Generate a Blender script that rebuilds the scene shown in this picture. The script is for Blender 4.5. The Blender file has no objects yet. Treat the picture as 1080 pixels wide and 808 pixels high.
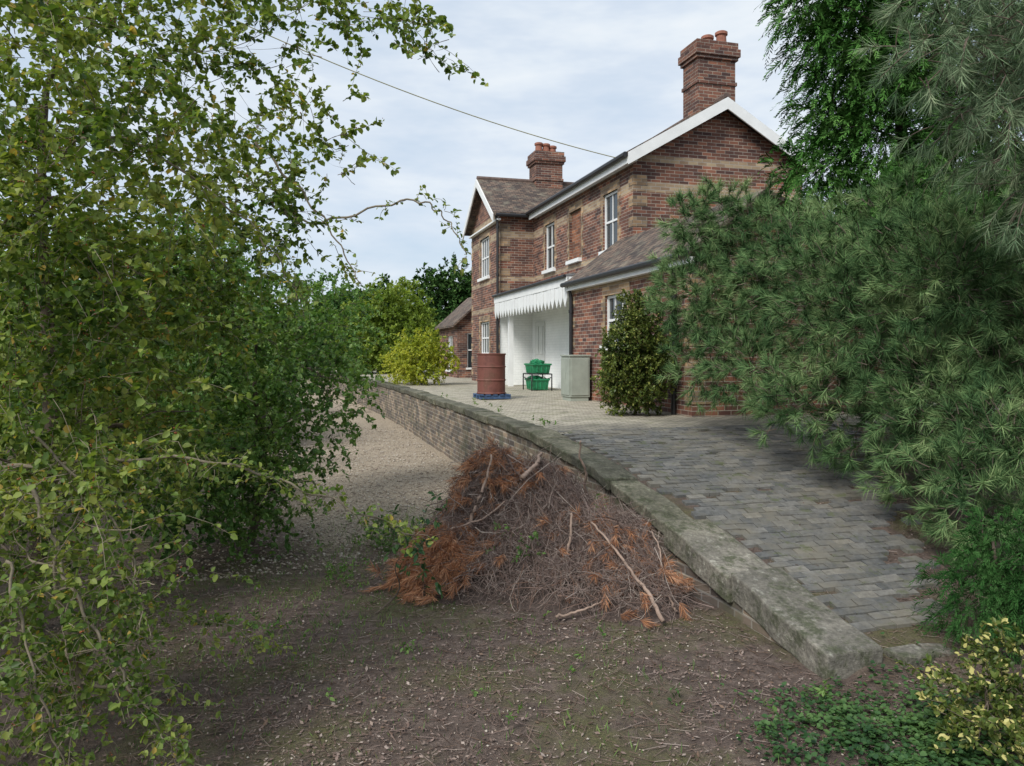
import bpy, math, numpy as np
from mathutils import Vector
rng=np.random.default_rng(7)
A=math.radians(15.7); CA=math.cos(A); SA=math.sin(A)
sc=bpy.context.scene
def S(u,v,z):  # railway frame -> world
    return (u*CA-v*SA,u*SA+v*CA,z)
# ---------------------------------------------------------------- materials
def newmat(name):
    m=bpy.data.materials.new(name); m.use_nodes=True
    nt=m.node_tree; nt.nodes.clear()
    o=nt.nodes.new('ShaderNodeOutputMaterial')
    return m,nt,o
def N(nt,t,**k):
    n=nt.nodes.new(t)
    for a,b in k.items(): setattr(n,a,b)
    return n
def L(nt,a,b): nt.links.new(a,b)
def ramp(nt,fac,stops):
    r=nt.nodes.new('ShaderNodeValToRGB'); e=r.color_ramp.elements
    while len(e)<len(stops): e.new(0.5)
    for i,(p,c) in enumerate(stops):
        e[i].position=p; e[i].color=(*c,1) if len(c)==3 else c
    L(nt,fac,r.inputs[0]); return r.outputs[0]
def mix(nt,fac,a,b,mode='MIX'):
    m=nt.nodes.new('ShaderNodeMix'); m.data_type='RGBA'; m.blend_type=mode
    for v,i in ((fac,0),(a,6),(b,7)):
        if isinstance(v,(int,float)): m.inputs[i].default_value=v
        elif isinstance(v,tuple): m.inputs[i].default_value=(*v,1)
        else: L(nt,v,m.inputs[i])
    return m.outputs[2]
def noise(nt,vec,scale,detail=4,rough=.55):
    n=N(nt,'ShaderNodeTexNoise'); n.inputs['Scale'].default_value=scale
    n.inputs['Detail'].default_value=detail; n.inputs['Roughness'].default_value=rough
    L(nt,vec,n.inputs['Vector']); return n.outputs['Fac']
def bump(nt,h,s=.3,d=.02):
    b=N(nt,'ShaderNodeBump'); b.inputs['Strength'].default_value=s; b.inputs['Distance'].default_value=d
    L(nt,h,b.inputs['Height']); return b.outputs['Normal']
def geo(nt): return nt.nodes.new('ShaderNodeNewGeometry')
def objc(nt): return nt.nodes.new('ShaderNodeTexCoord').outputs['Object']
def principled(nt,o,col,rough=.8,nor=None,metal=0):
    p=N(nt,'ShaderNodeBsdfPrincipled'); p.inputs['Metallic'].default_value=metal
    if isinstance(col,tuple): p.inputs['Base Color'].default_value=(*col,1)
    else: L(nt,col,p.inputs['Base Color'])
    if isinstance(rough,(int,float)): p.inputs['Roughness'].default_value=rough
    else: L(nt,rough,p.inputs['Roughness'])
    if nor is not None: L(nt,nor,p.inputs['Normal'])
    L(nt,p.outputs[0],o.inputs[0]); return p
def leafmat(name,cols,trans=.3,scale=1.3,rough=.5,rare=None,sheen=.25):
    m,nt,o=newmat(name); g=geo(nt)
    n=noise(nt,g.outputs['Position'],scale,1)
    ma=N(nt,'ShaderNodeMath',operation='MULTIPLY_ADD'); ma.inputs[1].default_value=.55
    L(nt,g.outputs['Random Per Island'],ma.inputs[0])
    m2=N(nt,'ShaderNodeMath',operation='MULTIPLY_ADD'); m2.inputs[1].default_value=1.3; m2.inputs[2].default_value=-.43
    L(nt,n,m2.inputs[0]); L(nt,m2.outputs[0],ma.inputs[2])
    k=len(cols); c=ramp(nt,ma.outputs[0],[(.1+.8*i/(k-1),cols[i]) for i in range(k)])
    if rare:
        wn=N(nt,'ShaderNodeTexWhiteNoise',noise_dimensions='1D'); L(nt,g.outputs['Random Per Island'],wn.inputs['W'])
        gt=N(nt,'ShaderNodeMath',operation='GREATER_THAN'); gt.inputs[1].default_value=rare[1]; L(nt,wn.outputs['Value'],gt.inputs[0])
        c=mix(nt,gt.outputs[0],c,rare[0])
    if trans<=0:
        d=N(nt,'ShaderNodeBsdfDiffuse'); L(nt,c,d.inputs[0]); L(nt,d.outputs[0],o.inputs[0]); return m
    p=N(nt,'ShaderNodeBsdfPrincipled'); L(nt,c,p.inputs['Base Color']); p.inputs['Roughness'].default_value=rough
    p.inputs['Specular IOR Level'].default_value=sheen
    t=N(nt,'ShaderNodeBsdfTranslucent'); c2=mix(nt,1.0,c,(1.6,1.6,.7),'MULTIPLY'); L(nt,c2,t.inputs[0])
    ms=N(nt,'ShaderNodeMixShader'); ms.inputs[0].default_value=trans
    L(nt,p.outputs[0],ms.inputs[1]); L(nt,t.outputs[0],ms.inputs[2]); L(nt,ms.outputs[0],o.inputs[0]); return m
def simple(name,col,rough=.7,var=.3,scale=6,metal=0,bs=.15):
    m,nt,o=newmat(name); v=objc(nt); n=noise(nt,v,scale,6,.65)
    c=ramp(nt,n,[(.3,tuple(x*(1-var) for x in col)),(.7,tuple(min(1,x*(1+var*.6)) for x in col))])
    principled(nt,o,c,rough,bump(nt,n,bs,.01),metal); return m
def islandmat(name,cols,rough=.85):
    m,nt,o=newmat(name); g=geo(nt); k=len(cols)
    c=ramp(nt,g.outputs['Random Per Island'],[(i/(k-1),cols[i]) for i in range(k)])
    d=N(nt,'ShaderNodeBsdfDiffuse'); L(nt,c,d.inputs[0]); L(nt,d.outputs[0],o.inputs[0]); return m
def brickmat(name,c1,c2,mort,bands=True,bw=.235,rh=.078,ms=.007,dirt=.5,extra=None,sec=True):
    m,nt,o=newmat(name); uv=N(nt,'ShaderNodeUVMap'); uvo=uv.outputs[0]; ob=objc(nt)
    b=N(nt,'ShaderNodeTexBrick'); L(nt,uvo,b.inputs['Vector'])
    b.inputs['Scale'].default_value=1; b.inputs['Brick Width'].default_value=bw; b.inputs['Row Height'].default_value=rh
    b.inputs['Mortar Size'].default_value=ms; b.inputs['Mortar Smooth'].default_value=.2; b.inputs['Bias'].default_value=0
    b.inputs['Color1'].default_value=(*c1,1); b.inputs['Color2'].default_value=(*c2,1); b.inputs['Mortar'].default_value=(*mort,1)
    c=b.outputs['Color']
    if sec:
        w=N(nt,'ShaderNodeTexBrick'); w.inputs['Scale'].default_value=1
        w.inputs['Brick Width'].default_value=bw; w.inputs['Row Height'].default_value=rh; w.inputs['Mortar Size'].default_value=0
        w.inputs['Color1'].default_value=(.45,.46,.5,1); w.inputs['Color2'].default_value=(1.5,1.38,1.2,1); w.inputs['Bias'].default_value=-.1
        mp=N(nt,'ShaderNodeMapping'); mp.inputs['Location'].default_value=(bw*20,rh*38,0); L(nt,uvo,mp.inputs[0]); L(nt,mp.outputs[0],w.inputs['Vector'])
        c=mix(nt,.85,c,w.outputs['Color'],'MULTIPLY')
    if bands:
        sp=N(nt,'ShaderNodeSeparateXYZ'); L(nt,ob,sp.inputs[0])
        bb=N(nt,'ShaderNodeTexBrick'); L(nt,uvo,bb.inputs['Vector'])
        bb.inputs['Scale'].default_value=1; bb.inputs['Brick Width'].default_value=bw; bb.inputs['Row Height'].default_value=rh
        bb.inputs['Mortar Size'].default_value=ms; bb.inputs['Color1'].default_value=(.46,.35,.22,1); bb.inputs['Color2'].default_value=(.27,.18,.115,1); bb.inputs['Mortar'].default_value=(*mort,1)
        tot=None
        for z0,z1 in bands:
            cm=N(nt,'ShaderNodeMath',operation='COMPARE'); cm.inputs[1].default_value=(z0+z1)/2; cm.inputs[2].default_value=(z1-z0)/2
            L(nt,sp.outputs[2],cm.inputs[0])
            if tot is None: tot=cm.outputs[0]
            else:
                a=N(nt,'ShaderNodeMath',operation='MAXIMUM'); L(nt,tot,a.inputs[0]); L(nt,cm.outputs[0],a.inputs[1]); tot=a.outputs[0]
        c=mix(nt,tot,c,bb.outputs['Color'])
    n=noise(nt,ob,1.2,6,.7); d=ramp(nt,n,[(.3,(1-dirt,1-dirt,1-dirt)),(.65,(1.1,1.1,1.1))])
    c=mix(nt,1.0,c,d,'MULTIPLY')
    n2=noise(nt,ob,40,3)
    if extra: # moss / lichen
        n3=noise(nt,ob,3.3,6,.7); f=ramp(nt,n3,[(.5,(0,0,0)),(.68,(.8,.8,.8))]); c=mix(nt,f,c,extra)
    inv=N(nt,'ShaderNodeMath',operation='MULTIPLY_ADD'); inv.inputs[1].default_value=-1; inv.inputs[2].default_value=1; L(nt,b.outputs['Fac'],inv.inputs[0])
    ad=N(nt,'ShaderNodeMath',operation='MULTIPLY_ADD'); ad.inputs[1].default_value=.4; L(nt,n2,ad.inputs[0]); L(nt,inv.outputs[0],ad.inputs[2])
    principled(nt,o,c,.9,bump(nt,ad.outputs[0],.5,.012)); return m
# ---------------------------------------------------------------- mesh helpers
def link(o,parent=None):
    sc.collection.objects.link(o)
    if parent: o.parent=parent
    return o
def empty(name,rot=False):
    e=bpy.data.objects.new(name,None); sc.collection.objects.link(e); e.empty_display_size=.2
    if rot: e.rotation_euler[2]=A
    return e
def bigmesh(name,V,Fs,mats,parent=None,midx=None,smooth=False):
    V=np.asarray(V,dtype=np.float32).reshape(-1,3)
    Fs=[np.asarray(f,dtype=np.int32) for f in Fs if len(f)]
    me=bpy.data.meshes.new(name); me.vertices.add(len(V)); me.vertices.foreach_set('co',V.ravel())
    nl=sum(f.size for f in Fs); npo=sum(len(f) for f in Fs)
    me.loops.add(nl); me.loops.foreach_set('vertex_index',np.concatenate([f.ravel() for f in Fs]))
    me.polygons.add(npo)
    tot=np.concatenate([np.full(len(f),f.shape[1],dtype=np.int32) for f in Fs])
    st=np.concatenate([[0],np.cumsum(tot)[:-1]]).astype(np.int32)
    me.polygons.foreach_set('loop_start',st); me.polygons.foreach_set('loop_total',tot)
    if smooth: me.polygons.foreach_set('use_smooth',np.ones(npo,dtype=bool))
    me.update(calc_edges=True); me.validate()
    for m in (mats if isinstance(mats,list) else [mats]): me.materials.append(m)
    return link(bpy.data.objects.new(name,me),parent)
class MB:
    def __init__(s): s.v=[];s.f=[];s.m=[]
    def poly(s,pts,m=0):
        i=len(s.v); s.v+= [tuple(p) for p in pts]; s.f.append(tuple(range(i,i+len(pts)))); s.m.append(m)
    def hexa(s,P,m=0):
        i=len(s.v); s.v+=P
        for f in ((0,2,3,1),(4,5,7,6),(0,1,5,4),(2,6,7,3),(0,4,6,2),(1,3,7,5)): s.f.append(tuple(i+k for k in f)); s.m.append(m)
    def box(s,u0,u1,v0,v1,z0,z1,m=0,jit=0):
        P=[(u,v,z) for z in (z0,z1) for v in (v0,v1) for u in (u0,u1)]
        if jit: P=[tuple(c+float(rng.uniform(-jit,jit)) for c in p) for p in P]
        s.hexa(P,m)
    def slab(s,p,t,m=0):
        i=len(s.v); s.v+=[tuple(q) for q in p]+[tuple(np.array(q)+np.array(t)) for q in p]
        for f in ((0,1,2,3),(7,6,5,4),(0,4,5,1),(1,5,6,2),(2,6,7,3),(3,7,4,0)): s.f.append(tuple(i+k for k in f)); s.m.append(m)
    def lathe(s,prof,c,seg=24,m=0):
        i=len(s.v); n=len(prof)
        for r,z in prof:
            for k in range(seg):
                t=2*math.pi*k/seg; s.v.append((c[0]+r*math.cos(t),c[1]+r*math.sin(t),c[2]+z))
        for a in range(n-1):
            for k in range(seg):
                k2=(k+1)%seg; s.f.append((i+a*seg+k,i+a*seg+k2,i+(a+1)*seg+k2,i+(a+1)*seg+k)); s.m.append(m)
    def tube(s,pts,r,seg=6,m=0):
        pts=[Vector(p) for p in pts]; i=len(s.v); n=len(pts)
        for a,p in enumerate(pts):
            d=(pts[min(a+1,n-1)]-pts[max(a-1,0)]).normalized()
            ref=Vector((0.3,.2,1)) if abs(d.z)<.9 else Vector((1,0,0)); x=d.cross(ref).normalized(); y=d.cross(x)
            rr=r[a] if hasattr(r,'__len__') else r
            for k in range(seg):
                t=2*math.pi*k/seg; s.v.append(tuple(p+x*(rr*math.cos(t))+y*(rr*math.sin(t))))
        for a in range(n-1):
            for k in range(seg):
                k2=(k+1)%seg; s.f.append((i+a*seg+k,i+a*seg+k2,i+(a+1)*seg+k2,i+(a+1)*seg+k)); s.m.append(m)
        s.f.append(tuple(i+k for k in range(seg))[::-1]); s.m.append(m)
        s.f.append(tuple(i+(n-1)*seg+k for k in range(seg))); s.m.append(m)
    def make(s,name,mats,parent=None,bevel=0,smooth=False):
        me=bpy.data.meshes.new(name); me.from_pydata(s.v,[],s.f)
        for m in (mats if isinstance(mats,list) else [mats]): me.materials.append(m)
        me.polygons.foreach_set('material_index',s.m)
        uv=me.uv_layers.new(name='UVMap')
        for p in me.polygons:
            n=p.normal
            for li in p.loop_indices:
                c=me.vertices[me.loops[li].vertex_index].co
                if abs(n.z)>.95: q=(c.x,c.y)
                elif abs(n.x)>=abs(n.y): q=(c.y,c.z/max(.2,math.sqrt(1-n.z**2)))
                else: q=(c.x,c.z/max(.2,math.sqrt(1-n.z**2)))
                uv.data[li].uv=q
        if smooth: me.polygons.foreach_set('use_smooth',[True]*len(me.polygons))
        o=link(bpy.data.objects.new(name,me),parent)
        if bevel:
            b=o.modifiers.new('b','BEVEL'); b.width=bevel; b.segments=2; b.limit_method='ANGLE'
        return o
def nrm(a): return a/np.maximum(np.linalg.norm(a,axis=-1,keepdims=True),1e-9)
def rdir(n): return nrm(rng.normal(size=(n,3)))
def tubes(P,R,m=3):
    n,K,_=P.shape
    T=nrm(P[:,-1]-P[:,0]); ref=np.where(np.abs(T[:,2:3])>.8,np.array([[1.,.1,0]]),np.array([[0,.1,1.]]))
    X=nrm(np.cross(T,ref)); Y=np.cross(T,X)
    an=2*np.pi*np.arange(m)/m
    off=np.cos(an)[None,:,None]*X[:,None,:]+np.sin(an)[None,:,None]*Y[:,None,:]
    V=P[:,:,None,:]+off[:,None,:,:]*R[:,:,None,None]
    idx=np.arange(n*K*m).reshape(n,K,m); a=idx[:,:-1]; b=idx[:,1:]
    F=np.stack([a,np.roll(a,-1,2),np.roll(b,-1,2),b],-1).reshape(-1,4)
    return V.reshape(-1,3),F
def leaves6(P,D,Nn,Ln,W):
    D=nrm(D); Sd=nrm(np.cross(D,Nn)); U=np.cross(Sd,D); Ln=Ln[:,None]; W=W[:,None]
    V=np.stack([P,P+D*.3*Ln+Sd*.5*W+U*.12*W,P+D*.72*Ln+Sd*.42*W+U*.1*W,P+D*Ln-U*.12*Ln,P+D*.72*Ln-Sd*.42*W+U*.1*W,P+D*.3*Ln-Sd*.5*W+U*.12*W],1)
    i=np.arange(len(P))[:,None]*6
    F=np.concatenate([i+np.array([[0,1,2,3]]),i+np.array([[0,3,4,5]])],0)
    return V.reshape(-1,3),F
def leaves4(P,D,Nn,Ln,W):
    D=nrm(D); Sd=nrm(np.cross(D,Nn)); Ln=Ln[:,None]; W=W[:,None]
    V=np.stack([P,P+D*.45*Ln+Sd*.5*W,P+D*Ln,P+D*.45*Ln-Sd*.5*W],1)
    i=np.arange(len(P))[:,None]*4
    return V.reshape(-1,3),i+np.array([[0,1,2,3]])
def lobesample(lobes,dens,shell=.55):
    P=[];O=[]
    for l in lobes:
        x,y,z,r=l[:4]; rz=l[4] if len(l)>4 else r; k=l[5] if len(l)>5 else 1
        n=max(4,int(dens*k*r*r*rz*4.19)); d=rdir(n); rad=rng.uniform(0,1,n)**shell
        rad*=1+.25*np.sin(5*d[:,0]+x*7)*np.sin(4*d[:,2]+z*5)
        P.append(np.array([[x,y,z]])+d*rad[:,None]*np.array([[r,r,rz]])); O.append(d)
    return np.concatenate(P),np.concatenate(O)
CAM=np.array([0,0,2.1])
def paths(P,D,ln,K=6,droop=.3,wob=.12):
    n=len(P); t=np.linspace(0,1,K)[None,:,None]
    ln=ln[:,None,None]; R=rdir(n)[:,None,:]
    Q=P[:,None,:]+D[:,None,:]*t*ln+R*wob*np.sin(t*4)*ln; Q[:,:,2]-=(droop*ln*t*t)[:,:,0]
    return Q
def foliage(name,lobes,mat,bark,parent,dens=120,leaf=(.04,.025),per=18,tw=.35,droop=.25,up=.2,K=5,big=True,clear=2.3,twr=.0025,spread=.9,zmin=.02,shell=.55,berries=None,cond=None):
    P,O=lobesample(lobes,dens,shell)
    ok=np.linalg.norm(P-CAM,axis=1)>clear
    ok&=P[:,2]>zmin
    if cond is not None: ok&=cond(P)
    P=P[ok];O=O[ok]; n=len(P)
    D=nrm(O*.7+rdir(n)*.8+np.array([[0,0,up]]))
    ln=tw*rng.uniform(.5,1.4,n); Q=paths(P,D,ln,K,droop)
    V,F=tubes(Q,np.linspace(twr,twr*.4,K)[None,:].repeat(n,0))
    bigmesh(name+'_twigs',V,[F],bark,parent)
    t=rng.uniform(.08,1,(n,per))*(K-1.001); i=t.astype(int); f=(t-i)[...,None]
    ar=np.arange(n)[:,None]; p0=Q[ar,i];p1=Q[ar,i+1]; pt=(p0*(1-f)+p1*f).reshape(-1,3)
    T=nrm(p1-p0).reshape(-1,3); m=len(pt); ld=nrm(T*.5+rdir(m)*spread+np.array([[0,0,-.05]]))
    nn=nrm(rdir(m)*.7+np.array([[0,0,.9]]))
    pt=pt+rdir(m)*.006; k=pt[:,2]>zmin
    if cond is not None: k&=cond(pt)
    k&=np.linalg.norm(pt-CAM,axis=1)>clear*.9
    pt,ld,nn=pt[k],ld[k],nn[k]; m=len(pt)
    s=rng.uniform(.55,1.25,m); fn=leaves6 if big else leaves4
    V,F=fn(pt,ld,nn,leaf[0]*s,leaf[1]*s); bigmesh(name+'_leaves',V,[F],mat,parent)
    if berries:
        bm,cnt=berries; q=pt[rng.integers(0,m,cnt)]+rdir(cnt)*.01; q=(q[:,None,:]+rng.normal(size=(cnt,3,3))*.012).reshape(-1,3)
        octa(parent,name+'_berries',q,rng.uniform(.004,.0065,len(q)),bm)
def octa(parent,name,q,r,mat,squash=1):
    o=np.array([[1,0,0],[-1,0,0],[0,1,0],[0,-1,0],[0,0,squash],[0,0,-squash]],float)
    V=(q[:,None,:]+o[None]*r[:,None,None]*rng.uniform(.7,1.25,(len(q),6,1))).reshape(-1,3)
    i=np.arange(len(q))[:,None,None]*6; f=np.array([[0,2,4],[2,1,4],[1,3,4],[3,0,4],[2,0,5],[1,2,5],[3,1,5],[0,3,5]])[None]
    return bigmesh(name,V,[(i+f).reshape(-1,3)],mat,parent,smooth=True)
def limbs(name,base,top,r0,lobes,bark,parent,sub=5):
    """branching skeleton: each limb forks from the nearest wood already grown"""
    Ps=[];Rs=[]; base=np.array(base,float); top=np.array(top,float); K=11
    t=np.linspace(0,1,K)[:,None]
    tr=base+(top-base)*t+np.array([[.08,.06,0]])*np.sin(t*5); Ps.append(tr); Rs.append(np.linspace(r0,r0*.3,K))
    wood=[tr[2:]]; wr=[Rs[0][2:]]
    tt=np.linspace(0,1,K)[:,None]
    def grow(s,e,ra,rb,bend):
        ln=np.linalg.norm(e-s); m=(s+e)/2+rng.normal(size=3)*bend*ln; b=(1-tt)**2*s+2*tt*(1-tt)*m+tt**2*e
        w=rdir(1)[0]; w2=rdir(1)[0]; env=np.sin(np.pi*tt)
        b=b+env*(w*np.sin(tt*9+rng.uniform(0,6))+w2*np.sin(tt*17+rng.uniform(0,6))*.5)*.035*ln
        Ps.append(b); Rs.append(np.linspace(ra,rb,K)); return b
    for l in sorted(lobes,key=lambda l: np.min(np.linalg.norm(tr-np.array(l[:3]),axis=1))):
        c=np.array(l[:3],float); r=l[3]
        W=np.concatenate(wood); R=np.concatenate(wr); k=np.argmin(np.linalg.norm(W-c,axis=1)+.25*np.maximum(W[:,2]-c[2],0)); s=W[k]
        ra=min(R[k]*.75,r0*.4); b=grow(s,c,ra,ra*.35,.14); wood.append(b[3:]); wr.append(Rs[-1][3:])
        for _ in range(sub): grow(b[rng.integers(4,10)],c+rdir(1)[0]*r*.95,ra*.3,.0025,.2)
    V,F=tubes(np.array(Ps),np.array(Rs),7); bigmesh(name,V,[F],bark,parent,smooth=True)
def needles(name,lobes,mat,bark,parent,dens,nl=.12,per=60,sl=.3,w=.0035,up=.35,cond=None,shell=.45,droop=.1):
    P,O=lobesample(lobes,dens,shell)
    if cond is not None:
        k=cond(P); P,O=P[k],O[k]
    n=len(P); D=nrm(O*.8+rdir(n)*.5+np.array([[0,0,up]])); ln=sl*rng.uniform(.5,1.3,n); Q=paths(P,D,ln,5,droop,.06)
    V,F=tubes(Q,np.linspace(.006,.003,5)[None,:].repeat(n,0)); bigmesh(name+'_shoots',V,[F],bark,parent)
    t=rng.uniform(.25,1,(n,per))**.6*3.999; i=t.astype(int); f=(t-i)[...,None]; ar=np.arange(n)[:,None]
    p0=Q[ar,i];p1=Q[ar,i+1]; pt=(p0*(1-f)+p1*f).reshape(-1,3); T=nrm(p1-p0).reshape(-1,3); m=len(pt)
    d=nrm(T*.8+rdir(m)*.7); s=nrm(np.cross(d,rdir(m))); l=(nl*rng.uniform(.7,1.15,m))[:,None]
    b=nrm(rdir(m)+np.array([[0,0,-.6]]))*.07*l
    V=np.stack([pt-s*w/2,pt+s*w/2,pt+d*l+b],1).reshape(-1,3)
    i=np.arange(m)[:,None]*3; bigmesh(name+'_needles',V,[i+np.array([[0,1,2]])],mat,parent)
def fronds(name,lobes,mat,bark,parent,dens,fl=.3,per=22,cond=None,wd=.02,shell=.35):
    P,O=lobesample(lobes,dens,shell)
    if cond is not None:
        k=cond(P); P,O=P[k],O[k]
    n=len(P); D=nrm(O*.9+rdir(n)*.35+np.array([[0,0,.35]])); ln=fl*rng.uniform(.6,1.4,n); Q=paths(P,D,ln,5,.75,.08)
    side=nrm(np.cross(D,rdir(n)))
    t=np.linspace(.05,.999,per)[None,:].repeat(n,0)*3.999; i=t.astype(int); f=(t-i)[...,None]; ar=np.arange(n)[:,None]
    p0=Q[ar,i];p1=Q[ar,i+1]; pt=(p0*(1-f)+p1*f); T=nrm(p1-p0)
    sg=np.where(np.arange(per)%2==0,1.,-1.)[None,:,None]
    d=nrm(T*1.0+side[:,None,:]*sg*.6+rng.normal(size=pt.shape)*.18); l=(.32*ln[:,None]*(1.15-np.linspace(0,1,per)[None,:]**1.5*.75))
    nn=nrm(np.cross(T,side[:,None,:])+rng.normal(size=pt.shape)*.25)
    V,F=leaves4(pt.reshape(-1,3),d.reshape(-1,3),nn.reshape(-1,3),l.ravel(),np.full(l.size,wd))
    bigmesh(name+'_sprays',V,[F],mat,parent)

# ================================================================= MATERIALS
M={}
M['bark']=simple('bark',(.13,.10,.075),.9,.5,30)
M['barkpale']=simple('pale_bark',(.22,.185,.13),.9,.4,30)
M['haw']=leafmat('hawthorn_leaf',[(.05,.095,.02),(.12,.19,.04),(.21,.27,.065),(.33,.36,.10)],.36,1.6,.45,((.45,.33,.08),.975))
M['shrub']=leafmat('shrub_leaf',[(.04,.09,.022),(.09,.185,.045),(.15,.26,.07),(.25,.35,.11)],.34,1.4,.42)
M['needle']=leafmat('pine_needle',[(.035,.075,.032),(.08,.155,.062),(.155,.255,.10),(.29,.38,.17)],0,2.2,.42)
M['needleg']=leafmat('grey_pine_needle',[(.055,.10,.055),(.12,.185,.10),(.21,.285,.165),(.32,.38,.23)],0,1.8,.42)
M['cyp']=leafmat('cypress_spray',[(.014,.045,.01),(.036,.10,.02),(.068,.165,.038),(.12,.24,.06)],0,2.4,.6)
M['cypd']=leafmat('dark_cypress_spray',[(.012,.042,.012),(.03,.085,.022),(.06,.13,.04)],0,2.4,.6)
M['yel']=leafmat('golden_leaf',[(.16,.22,.025),(.36,.40,.05),(.55,.53,.09)],.35,1.5,.5)
M['lime']=leafmat('lime_leaf',[(.08,.13,.02),(.18,.26,.04),(.30,.36,.07)],.3,.5,.6)
M['dark']=leafmat('dark_leaf',[(.025,.06,.018),(.05,.11,.03),(.10,.17,.05)],0,.5,.6)
M['bush']=leafmat('variegated_leaf',[(.03,.055,.012),(.08,.12,.025),(.15,.18,.04)],.2,2.5,.45,((.5,.46,.17),.8))
M['gbush']=leafmat('olive_green_leaf',[(.035,.06,.014),(.085,.125,.026),(.17,.20,.045)],.15,2.5,.45,((.32,.33,.09),.9))
M['ivy']=leafmat('ivy_leaf',[(.02,.055,.02),(.05,.11,.035),(.09,.165,.05)],.15,3,.35)
M['berry']=simple('berry',(.25,.07,.02),.35,.5,40)
M['twig']=islandmat('dead_twig',[(.11,.08,.07),(.25,.19,.17),(.18,.13,.115),(.45,.38,.33),(.17,.12,.10),(.29,.225,.2),(.27,.165,.12)])
M['rust']=islandmat('dead_needles',[(.30,.13,.07),(.50,.24,.12),(.24,.10,.06),(.58,.33,.19),(.36,.22,.16)])
M['litter']=islandmat('litter',[(.08,.053,.042),(.17,.12,.10),(.25,.185,.16),(.12,.084,.068),(.40,.33,.29),(.18,.12,.085),(.14,.102,.084),(.29,.225,.2)])
M['pebble']=islandmat('pebble',[(.24,.20,.16),(.44,.38,.30),(.32,.26,.21),(.55,.5,.43),(.27,.22,.18)])
M['white']=simple('white_paint',(.78,.79,.78),.5,.08,3)
M['whitewall']=brickmat('whitewashed_brick',(.80,.82,.81),(.83,.84,.83),(.74,.76,.75),False,dirt=.07,sec=False)
M['black']=simple('black_iron',(.02,.02,.022),.45,.3,10)
M['buff']=brickmat('buff_brick',(.44,.32,.20),(.27,.18,.11),(.34,.31,.27),False,dirt=.35)
M['orange']=brickmat('orange_brick',(.32,.135,.07),(.24,.095,.055),(.28,.24,.2),False,dirt=.3)
M['brick']=brickmat('house_brick',(.27,.115,.075),(.12,.057,.048),(.40,.36,.31),[(5.72,5.95),(6.4,6.54),(3.45,3.6),(4.37,4.5)],dirt=.35)
M['brickp']=brickmat('plain_brick',(.24,.105,.07),(.11,.054,.046),(.33,.3,.26),False,dirt=.45)
M['platbrick']=brickmat('platform_brick',(.29,.23,.18),(.17,.135,.11),(.38,.35,.31),False,ms=.011,dirt=.55,extra=(.10,.105,.06))
M['tile']=brickmat('roof_tile',(.18,.13,.105),(.10,.076,.066),(.02,.016,.014),False,bw=.17,rh=.11,ms=.008,dirt=.4,extra=(.2,.18,.135))
M['terracotta']=simple('terracotta',(.28,.115,.075),.8,.35,8)
M['ridge']=simple('ridge_tile',(.13,.09,.075),.85,.4,8)
m,nt,o=newmat('window_glass'); principled(nt,o,(.03,.04,.045),.04); M['glass']=m
m,nt,o=newmat('coping_stone'); v=objc(nt); n1=noise(nt,v,2.2,8,.7); n2=noise(nt,v,14,6,.7); n3=noise(nt,v,4,8,.8); n4=noise(nt,v,30,3,.6)
g=geo(nt); sp=N(nt,'ShaderNodeSeparateXYZ'); L(nt,v,sp.inputs[0])
c=ramp(nt,n1,[(.3,(.085,.08,.07)),(.5,(.18,.17,.145)),(.72,(.31,.29,.25))]); c=mix(nt,ramp(nt,n2,[(.56,(0,0,0)),(.70,(.8,.8,.8))]),c,(.40,.40,.35)); c=mix(nt,ramp(nt,n3,[(.49,(0,0,0)),(.60,(.9,.9,.9))]),c,(.065,.075,.04))
c=mix(nt,1.,c,ramp(nt,n4,[(.3,(.65,.65,.65)),(.7,(1.25,1.25,1.25))]),'MULTIPLY')
mr=N(nt,'ShaderNodeMapRange'); mr.inputs[1].default_value=5.8; mr.inputs[2].default_value=6.4; L(nt,sp.outputs[1],mr.inputs[0])
c=mix(nt,mr.outputs[0],c,mix(nt,1.,c,(.7,.72,.62),'MULTIPLY'))
c=mix(nt,1.,c,ramp(nt,g.outputs['Random Per Island'],[(0,(.75,.75,.75)),(1,(1.15,1.12,1.08))]),'MULTIPLY')
principled(nt,o,c,.95,bump(nt,n2,.8,.03)); M['stone']=m
m,nt,o=newmat('grey_paver'); v=objc(nt); g=geo(nt); n1=noise(nt,v,20,5,.7); n2=noise(nt,v,2.4,7,.7); n3=noise(nt,v,6,7,.75)
c=ramp(nt,g.outputs['Random Per Island'],[(0,(.085,.087,.086)),(.5,(.12,.12,.115)),(.9,(.16,.155,.142)),(1,(.2,.185,.155))]); c=mix(nt,1.,c,ramp(nt,n1,[(.3,(.6,.6,.6)),(.7,(1.35,1.35,1.35))]),'MULTIPLY')
c=mix(nt,ramp(nt,n2,[(.45,(0,0,0)),(.66,(.8,.8,.8))]),c,(.165,.15,.115)); c=mix(nt,ramp(nt,n3,[(.55,(0,0,0)),(.64,(.75,.75,.75))]),c,(.085,.10,.04))
principled(nt,o,c,.9,bump(nt,n1,.5,.01)); M['paver']=m
m,nt,o=newmat('platform_paving'); v=objc(nt); uv=N(nt,'ShaderNodeUVMap')
b=N(nt,'ShaderNodeTexBrick'); L(nt,uv.outputs[0],b.inputs['Vector'])
b.inputs['Scale'].default_value=1;b.inputs['Brick Width'].default_value=.2;b.inputs['Row Height'].default_value=.1;b.inputs['Mortar Size'].default_value=.01
b.inputs['Color1'].default_value=(.52,.47,.38,1);b.inputs['Color2'].default_value=(.39,.355,.295,1);b.inputs['Mortar'].default_value=(.18,.165,.12,1)
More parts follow.
